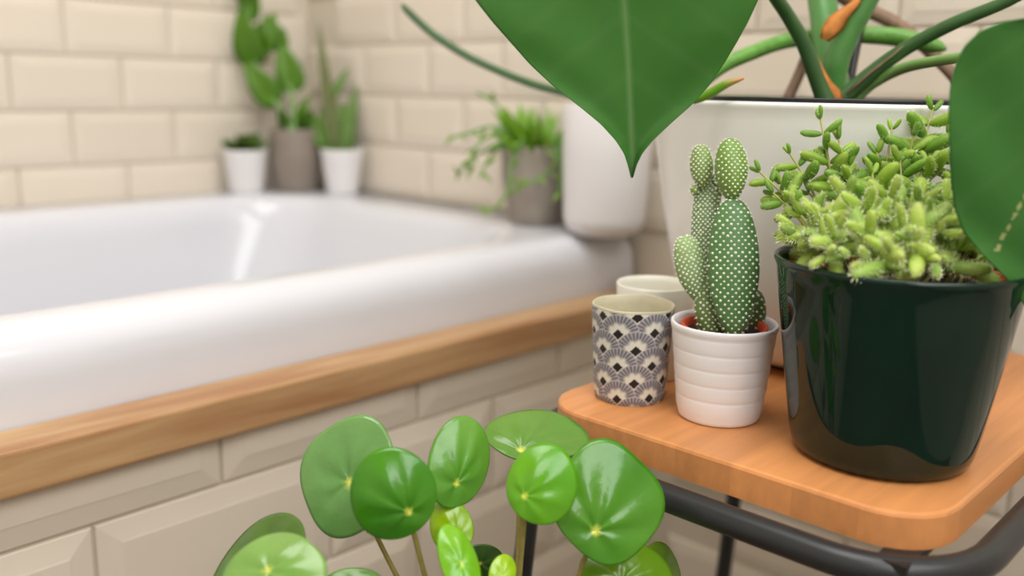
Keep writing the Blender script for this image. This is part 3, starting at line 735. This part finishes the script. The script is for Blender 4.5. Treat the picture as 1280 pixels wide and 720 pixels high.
zz_stem([(365, 165), (352, 138), (335, 112), (318, 75), (312, 30), (309, -10)], [(346, 130, 305, 78, 36), (318, 82, 299, 12, 38), (320, 70, 345, 16, 34), (312, 26, 318, -36, 26), (310, 10, 298, -44, 22)])
zz_stem([(368, 165), (366, 130), (360, 95), (352, 55)], [(369, 114, 352, 54, 36), (352, 66, 356, 36, 16), (352, 62, 330, 18, 30), (372, 150, 388, 118, 12)])
for k in range(26):
    a = random.uniform(0, 2*PI); b = cb+Vector((.02*math.cos(a)*random.random(), .02*math.sin(a)*random.random(), .092)); d = Vector((math.cos(a)*.6, math.sin(a)*.6, random.uniform(.5, 1)))
    blade_leaf(t, b, b+d*random.uniform(.022, .042), .016, (62, 104, 20), (90, 132, 28))
ce = Vector((.876, 1.197, D)); t = bg_pot('potted_snake_plant', 'white pot with upright pointed leaves, right of the grey pot', 'plant', ce, .0245, .0335, .069, 'white_matte')
ZS = 1.445
LG, DG = ((76, 116, 26), (104, 140, 42)), ((96, 106, 48), (112, 118, 64))
for (x0, y0, x1, y1, w_, (c1, c2)) in [(421, 195, 398, 28, 15, DG), (412, 128, 436, 84, 12, LG), (430, 195, 446, 108, 17, LG), (414, 195, 386, 138, 22, LG), (420, 195, 404, 130, 26, LG), (426, 195, 428, 128, 28, LG), (416, 195, 392, 152, 20, LG), (432, 195, 440, 150, 18, LG), (420, 195, 412, 110, 18, LG)]:
    blade_leaf(t, at(x0, y0, ZS), at(x1, y1, ZS+.01), S(w_, ZS), c1, c2, .03, shape=.75)
# further leaves of the climbing plant above the frame
for b_, t_, w_ in (((1035, -200, .725), (1000, -380, .80), .10), ((1120, -160, .64), (1190, -330, .60), .10), ((1330, -40, .57), (1500, -120, .55), .10)):
    blade_leaf(mo, at(*b_), at(*t_), w_, (60, 118, 46), (72, 132, 56), .08, shape=.5)
# ------------------------------------------------------------------ pots on the near corner of the bath
cg = Vector((.862, .776, D)); t = bg_pot('potted_trailing_plant', 'rough concrete pot with a trailing thin-stemmed green plant', 'plant', cg, .0300, .0430, .098, 'concrete', belly=.003)
rd = random.Random(21)
TP = cg+Vector((0, 0, .09)); ZG = (TP-CAM).dot(FW)
for k in range(110):
    a = rd.uniform(0, 2*PI); b = TP+Vector((.018*math.cos(a), .018*math.sin(a), 0)); d = Vector((math.cos(a)*rd.uniform(.3, 1.2), math.sin(a)*rd.uniform(.3, 1.2), rd.uniform(.05, 1.15)))
    tip = b+d*rd.uniform(.034, .060)
    if math.hypot(tip.x-.855, tip.y-.66) < .068 or tip.x > XB-.004: continue
    blade_leaf(t, b, tip, .010, (106, 158, 26), (136, 184, 44), .1)
def trail(pts, r=.0016):
    obj('trailing_stem', *tube([at(x, y, z) for x, y, z in pts], [r*1.2, r, r*.9], 7, n=5), 'root_green', t)
    for i in range(1, len(pts)):
        for q in range(2):
            x0, y0, z0 = pts[i-1]; x1, y1, z1 = pts[i]; s = (q+.5)/2; p = at(x0+(x1-x0)*s, y0+(y1-y0)*s, z0+(z1-z0)*s)
            d = CR*rd.uniform(-1, 1)+CU*rd.uniform(-.8, .6)-FW*rd.uniform(-.2, .6)
            blade_leaf(t, p, p+d.normalized()*rd.uniform(.012, .020), .0045, (110, 150, 40), (140, 170, 70), .1)
Zt = ZG-.03
trail([(655, 165, Zt), (625, 165, Zt), (598, 180, Zt-.01), (588, 205, Zt-.01), (590, 215, Zt-.01)])
trail([(650, 168, Zt), (615, 158, Zt), (580, 168, Zt), (560, 172, Zt)])
trail([(648, 160, Zt), (618, 128, Zt), (596, 116, Zt)])
trail([(655, 172, Zt-.02), (641, 200, Zt-.02), (636, 235, Zt-.02), (622, 258, Zt-.02), (604, 262, Zt-.02)])
trail([(690, 168, Zt-.03), (694, 205, Zt-.03), (668, 226, Zt-.03), (640, 238, Zt-.03)])
trail([(645, 165, Zt), (612, 185, Zt), (586, 200, Zt), (570, 225, Zt)])
trail([(640, 165, Zt), (610, 200, Zt), (600, 222, Zt-.01)])
trail([(700, 172, Zt-.035), (702, 215, Zt-.035), (698, 248, Zt-.035)])
cw = Vector((.855, .660, D)); t = bg_pot('white_planter', 'plain white planter with a rounded base on the bath corner', 'planter', cw, .034, .0515, .150, 'white_matte', round_base=.022)
